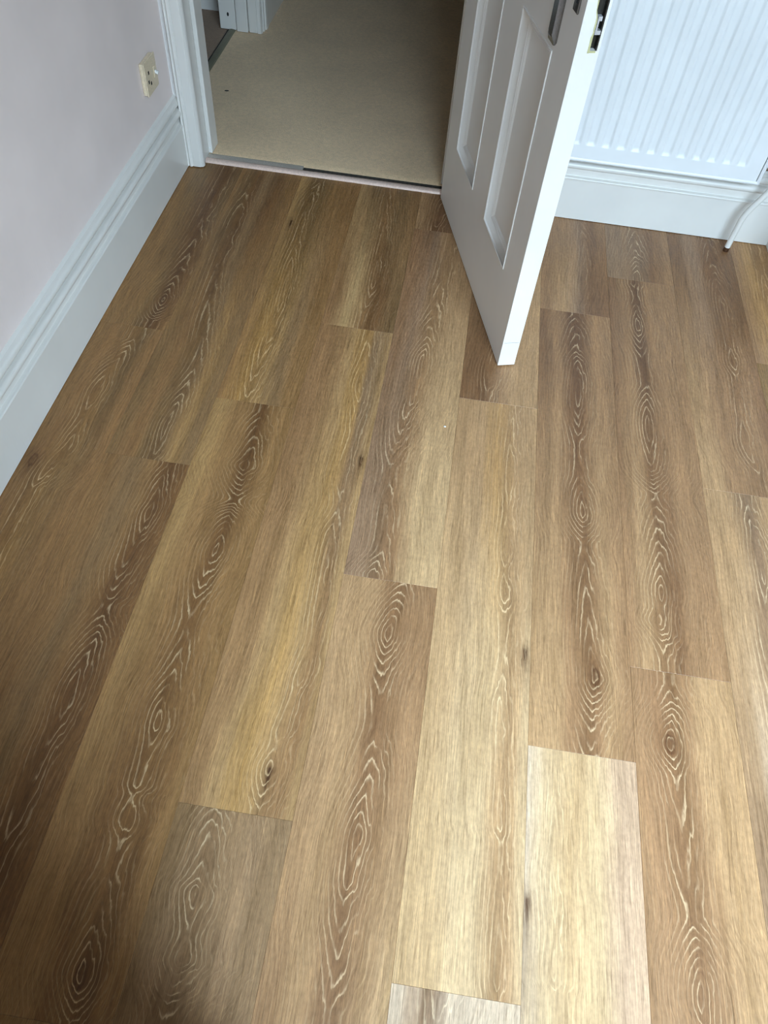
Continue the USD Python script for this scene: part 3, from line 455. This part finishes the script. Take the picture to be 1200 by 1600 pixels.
# worn lock in the latch edge
obj('edge_lock', cat_(box(DW - 0.0318, DW - 0.012, 0.0262, 0.0390, 0.7367, 0.93), box(DW - 0.012, DW - 0.0015, 0.0372, 0.0390, 0.7367, 0.93)), old_steel, door, smooth=False, label='worn dark lock set into the latch edge')
lk = obj('latch_bolt', cat_(box(DW - 0.010, DW + 0.0004, 0.0268, 0.0298, 0.762, 0.790), box(DW - 0.010, DW + 0.0004, 0.0298, 0.0370, 0.762, 0.7685), box(DW - 0.010, DW + 0.0004, 0.0298, 0.0340, 0.783, 0.790)), steel_bright, door, smooth=False, label='bright metal latch inside the worn lock')
rag = np.random.default_rng(3); zz = np.linspace(0.733, 0.93, 26)
L1 = [(0.0262, z) for z in zz]; L2 = [(0.0252 - 0.0016 * abs(math.sin(9 * z * 7)) - rag.uniform(0, 0.0014) - (0.002 if z < 0.76 else 0) - np.clip((z - 0.785) / 0.015, 0, 1) * 0.0053, z) for z in zz]
rim = Polygon([(0.0257, 0.733)] + [(a, b) for a, b in L2] + [(0.0204, 0.93), (0.0204, 0.80), (0.0257, 0.786)]).union(sbox(0.0235, 0.7335, 0.037, 0.7368)).buffer(0)
rm = trimesh.creation.extrude_polygon(rim if rim.geom_type == 'Polygon' else max(rim.geoms, key=lambda g_: g_.area), 0.0006, engine='earcut')
rv = rm.vertices; rm = trimesh.Trimesh(np.c_[rv[:, 2] + DW - 0.0001, rv[:, 0], rv[:, 1]], rm.faces, process=False); rm.fix_normals()
obj('chipped_paint', rm, old_paint, door, smooth=False, label='yellow-green older paint showing round the lock')
obj('paint_seam', box(DW - 0.0003, DW + 0.0002, 0.004, 0.041, 0.0765, 0.0776), plain('seam_grey', (0.45, 0.45, 0.44)), door, smooth=False)
for z in (0.22, 1.0, 1.75):
    hg = trimesh.creation.cylinder(0.006, 0.09, sections=16); hg.apply_translation((-0.004, 0.049, z)); obj('hinge', hg, chrome, door)

# ---------------------------------------------------------------- radiator and its pipe
YF = 2.088                                                # front skin
rad = thing('radiator', 'white ribbed panel radiator on the back wall behind the door', 'radiator', None, (0, 0, 0))
RX0, RX1, RZ0, RZ1, PITCH, RIB0 = 0.06, 0.817, 0.222, 0.80, 0.0414, 0.3244
def rad_panel():
    depth = 0.0050
    xs, zs = [RX0], None
    n0 = math.ceil((RX0 + 0.03 - RIB0) / PITCH)
    prof = []                                             # (x, depth factor): proud rib, slope, valley, slope
    x = RIB0 + n0 * PITCH
    while x + PITCH < RX1 - 0.018:
        prof += [(x, 0.0), (x + 0.0025, 0.12), (x + 0.0050, 0.5), (x + 0.0075, 0.88), (x + 0.0100, 1.0), (x + 0.0220, 1.0), (x + 0.0245, 0.88), (x + 0.0270, 0.5), (x + 0.0295, 0.12), (x + 0.0320, 0.0)]
        x += PITCH
    prof = [(RX0 + 0.006, 0.0)] + prof + [(RX1 - 0.006, 0.0)]
    zt = [(RZ0 + 0.0, 0.0), (0.2595, 0.0), (0.2620, 0.12), (0.2650, 0.5), (0.2690, 0.88), (0.2740, 1.0), (0.74, 1.0), (0.746, 0.6), (0.752, 0.0), (RZ1, 0.0)]
    v, f = [], []
    for z, s_ in zt:
        for xx, d in prof:                                # rounded lower ends of the valleys
            v.append((xx, YF + depth * min(d, 1.0) * s_, z))
    n = len(prof)
    for i in range(len(zt) - 1):
        for j in range(n - 1): f.append((i * n + j, i * n + j + 1, (i + 1) * n + j + 1, (i + 1) * n + j))
    front = trimesh.Trimesh(np.array(v), np.vstack([np.array(f)[:, [0, 1, 2]], np.array(f)[:, [0, 2, 3]]]), process=False)
    back = box(RX0 + 0.006, RX1 - 0.006, YF + 0.0095, YF + 0.016, RZ0, RZ1)
    return cat_(front, back)
obj('front_panel', rad_panel(), radiator_white, rad, smooth=40)
RIM = [(-0.0045, 0.0035), (-0.0030, 0.0000), (0.0010, -0.0022), (0.0050, -0.0012), (0.0075, 0.0020), (0.0085, 0.0060), (0.0085, 0.0140), (-0.0045, 0.0140)]   # (outwards, y) round the panel's edge
def rim_mesh():
    v, f = [], []
    for o, y in RIM: v += [(RX0 - o, YF + y, RZ0 - o), (RX1 + o, YF + y, RZ0 - o), (RX1 + o, YF + y, RZ1 + o), (RX0 - o, YF + y, RZ1 + o)]
    n = len(RIM)
    for i in range(n):
        for j in range(4):
            k, m = (j + 1) % 4, (i + 1) % n; f.append((4 * i + j, 4 * i + k, 4 * m + k, 4 * m + j))
    g = trimesh.Trimesh(np.array(v), np.vstack([np.array(f)[:, [0, 1, 2]], np.array(f)[:, [0, 2, 3]]]), process=False); g.fix_normals(); return g
obj('rim', rim_mesh(), radiator_white, rad, smooth=35)
for x in (0.20, 0.68): obj('bracket', box(x, x + 0.03, YF + 0.016, YB - 0.0005, 0.45, 0.70), radiator_white, rad, smooth=False)
def bent(P, r, n=9):                                      # straight legs with rounded bends
    P = [np.array(q, float) for q in P]; out = [P[0]]
    for a_, b_, c_ in zip(P[:-2], P[1:-1], P[2:]):
        u_, v_ = (a_ - b_) / np.linalg.norm(a_ - b_), (c_ - b_) / np.linalg.norm(c_ - b_)
        out += [(1 - t) ** 2 * (b_ + u_ * r) + 2 * t * (1 - t) * b_ + t * t * (b_ + v_ * r) for t in np.linspace(0, 1, n)]
    return np.array(out + [P[-1]])
pp = bent([(0.826, 2.0985, 0.012), (0.828, 2.0985, 0.118), (0.866, 2.0990, 0.202), (0.880, 2.1, 0.250)], 0.026)
pipe = obj('pipe', tube(pp, 0.0084), white_gloss, rad, smooth=60, label='white painted pipe bending up from the floor')
obj('pipe_end', tube([(0.826, 2.0985, 0.0003), (0.826, 2.0985, 0.0135)], 0.0086), copper, pipe, smooth=60, label='bare dark copper at the foot of the pipe')
vb = trimesh.creation.cylinder(0.013, 0.045, sections=24); vb.apply_translation((0.878, 2.1, 0.262))
vn = tube([(RX1 + 0.004, 2.1, 0.262), (0.880, 2.1, 0.262)], 0.010)
obj('valve', cat_(vb, vn), chrome, rad, smooth=40)

# ---------------------------------------------------------------- socket on the pink wall
so = thing('wall_socket', 'cream plastic wall socket with a switch, low on the pink wall', 'wall socket')
SX = XL + 0.0155
obj('back_box', rbox(XL, SX - 0.004, 1.972, 2.052, 0.292, 0.372, 0.003), cream_plastic, so)
obj('face_plate', rbox(SX - 0.0042, SX, 1.9705, 2.0535, 0.2905, 0.3735, 0.0018), cream_plastic, so)
obj('rocker_switch', cat_(rbox(SX - 0.001, SX + 0.0022, 2.028, 2.043, 0.318, 0.345, 0.001)), cream_plastic, so)
obj('switch_toggle', cat_(tube([(SX + 0.001, 2.0355, 0.331), (SX + 0.010, 2.0355, 0.328)], 0.0048, 14)), white_plastic, so, label='white switch toggle sticking out')
for y, z in ((1.987, 0.3235), (2.001, 0.3155), (1.994, 0.344)):
    obj('pin_hole', box(SX - 0.0005, SX + 0.0004, y - 0.0034, y + 0.0034, z - 0.0042, z + 0.0042), black_hole, so, smooth=False)

# ---------------------------------------------------------------- the hall beyond
HL, HLO, HRX, HEND = -0.872, -1.005, 0.30, 5.6            # hall left wall faces, right wall, end
SY0, SY1 = 2.42, 3.135                                     # side doorway in the hall's left wall
rng = np.random.default_rng(11)
gx, gy = np.meshgrid(np.linspace(-0.975, HRX, 110), np.linspace(2.2335, HEND, 240), indexing='xy')
gz = 0.0065 + 0.0016 * (meshkit.fbm(np.stack([gx * 9, gy * 9, gx * 0], -1), 3, 4) - 0.5)
gz[0, :] = 0.0035
gm = gx.shape[1]; ii = np.arange(gx.size).reshape(gx.shape)
cf = np.stack([ii[:-1, :-1], ii[:-1, 1:], ii[1:, 1:], ii[1:, :-1]], -1).reshape(-1, 4)
obj('carpet', (np.c_[gx.ravel(), gy.ravel(), gz.ravel()], cf), carpet, smooth=True, kind='stuff', label='beige cut-pile carpet covering the hall beyond the doorway', cat='carpet')
obj('floor_hall', box(-1.0, HRX, 2.216, HEND, -0.06, 0.0), slab_grey, smooth=False, kind='structure', label='hall floor under the beige carpet', cat='floor')
obj('floor_side_room', box(-2.4, -1.0, 2.35, 3.32, -0.06, 0.005), carpet_side, smooth=False, kind='structure', label='darker brown carpeted floor of the side room beyond the hall', cat='floor')
db = thing('carpet_bar', 'dark greenish grey carpet bar across the side doorway in the hall', 'carpet bar')
obj('bar', prism([(-0.992, 0.004), (-0.988, 0.0105), (-0.978, 0.0125), (-0.966, 0.0105), (-0.962, 0.0040)], SY0, SY1 + 0.02, 'y'), dark_grip, db, smooth=40)
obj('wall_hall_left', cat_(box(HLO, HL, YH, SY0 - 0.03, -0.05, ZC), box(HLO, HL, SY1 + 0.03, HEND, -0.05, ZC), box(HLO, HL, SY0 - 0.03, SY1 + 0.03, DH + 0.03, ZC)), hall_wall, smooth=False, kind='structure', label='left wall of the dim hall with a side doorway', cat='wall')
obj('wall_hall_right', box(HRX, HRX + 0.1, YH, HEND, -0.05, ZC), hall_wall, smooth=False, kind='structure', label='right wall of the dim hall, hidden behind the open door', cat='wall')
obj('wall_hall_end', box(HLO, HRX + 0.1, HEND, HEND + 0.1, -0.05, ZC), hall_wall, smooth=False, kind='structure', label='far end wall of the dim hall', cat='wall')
obj('wall_side_room', cat_(box(-2.4, HLO, 3.318, 3.42, -0.05, ZC), box(-2.4, -2.3, 2.35, 3.318, -0.05, ZC), box(-2.4, HLO, 2.25, 2.35, -0.05, ZC)), white_wall, smooth=False, kind='structure', label='pale wall of the side room glimpsed past the hall door frame', cat='wall')
obj('ceiling_hall', box(-2.4, HRX + 0.1, YH, HEND + 0.1, ZC, ZC + 0.1), white_wall, smooth=False, kind='structure', label='ceiling of the hall and side room', cat='ceiling')
obj('baseboard_side_room', box(-2.3, HLO - 0.02, 3.303, 3.318, 0.005, 0.17), white_gloss, smooth=False, kind='structure', label='pale skirting board in the side room beyond the hall', cat='skirting board')
obj('baseboard_hall', skirt('y', HL, 1, 3.205, HEND), white_gloss, smooth=35, kind='structure', label='shaded skirting board running down the hall past the side doorway', cat='skirting board')
fr2 = thing('trim_2', 'white painted frame of the side doorway in the hall', 'door frame', 'structure')
for (a, b, y) in ((-1.024, -0.9575, 3.139), (-0.9555, -0.9095, 3.130), (-0.9075, -0.872, 3.134)):
    obj('jamb_board', rbox(a, b, y, SY1 + 0.029, 0.008, DH, 0.004), white_gloss, fr2)
AP = [(HL, 3.134), (HL + 0.012, 3.136), (HL + 0.015, 3.142), (HL + 0.0165, 3.150), (HL + 0.006, 3.153), (HL + 0.006, 3.158), (HL + 0.019, 3.161), (HL + 0.021, 3.168), (HL + 0.012, 3.172), (HL + 0.012, 3.177), (HL + 0.024, 3.180), (HL + 0.026, 3.188), (HL + 0.026, 3.203), (HL, 3.205)]
obj('architrave', prism(AP, 0.008, DH + 0.07, 'z'), white_gloss, fr2, smooth=35)
obj('jamb_board', rbox(HLO, HL, SY0 - 0.029, SY0, 0.008, DH, 0.003), white_gloss, fr2)
obj('jamb_board', box(HLO, HL, SY0 - 0.029, SY1 + 0.029, DH, DH + 0.028), white_gloss, fr2, smooth=False)
sh = trimesh.creation.cylinder(0.004, 0.001, sections=16); sh.apply_transform(trimesh.transformations.rotation_matrix(math.pi / 2, (1, 0, 0))); sh.apply_scale((1, 1, 1.7)); sh.apply_translation((-0.988, 3.1387, 0.062))
obj('screw_hole', sh, black_hole, fr2)
fl = trimesh.creation.icosphere(2, 1.0); fl.apply_scale((0.008, 0.0022, 0.0018)); fl.apply_transform(trimesh.transformations.rotation_matrix(0.25, (0, 0, 1)))
fl.vertices += 0.0008 * (meshkit.fbm(fl.vertices * 400, 2, 2)[:, None] - 0.5); fl.apply_translation((-0.8655, 2.652, 0.0085))
obj('fluff', fl, fluff_dark, smooth=True, label='tiny dark scrap of fluff lying on the hall carpet', cat='fluff')
cr = trimesh.creation.icosphere(1, 0.0035); cr.vertices *= 1 + 0.35 * (meshkit.fbm(cr.vertices * 500 + 0, 2, 0)[:, None] - 0.5); cr.apply_scale((1.2, 0.9, 0.7)); cr.apply_translation((-0.3737, 2.1980, 0.0022))
obj('crumb', cr, crumb_white, smooth=True, label='tiny white crumb on the floor just in front of the threshold strip', cat='crumb')
cr = trimesh.creation.icosphere(1, 0.0026); cr.vertices *= 1 + 0.35 * (meshkit.fbm(cr.vertices * 500 + 1, 2, 1)[:, None] - 0.5); cr.apply_scale((1.2, 0.9, 0.7)); cr.apply_translation((0.0511, 1.2091, 0.0016))
obj('crumb', cr, crumb_white, smooth=True, label='tiny pale crumb lying in the open middle of the plank floor', cat='crumb')
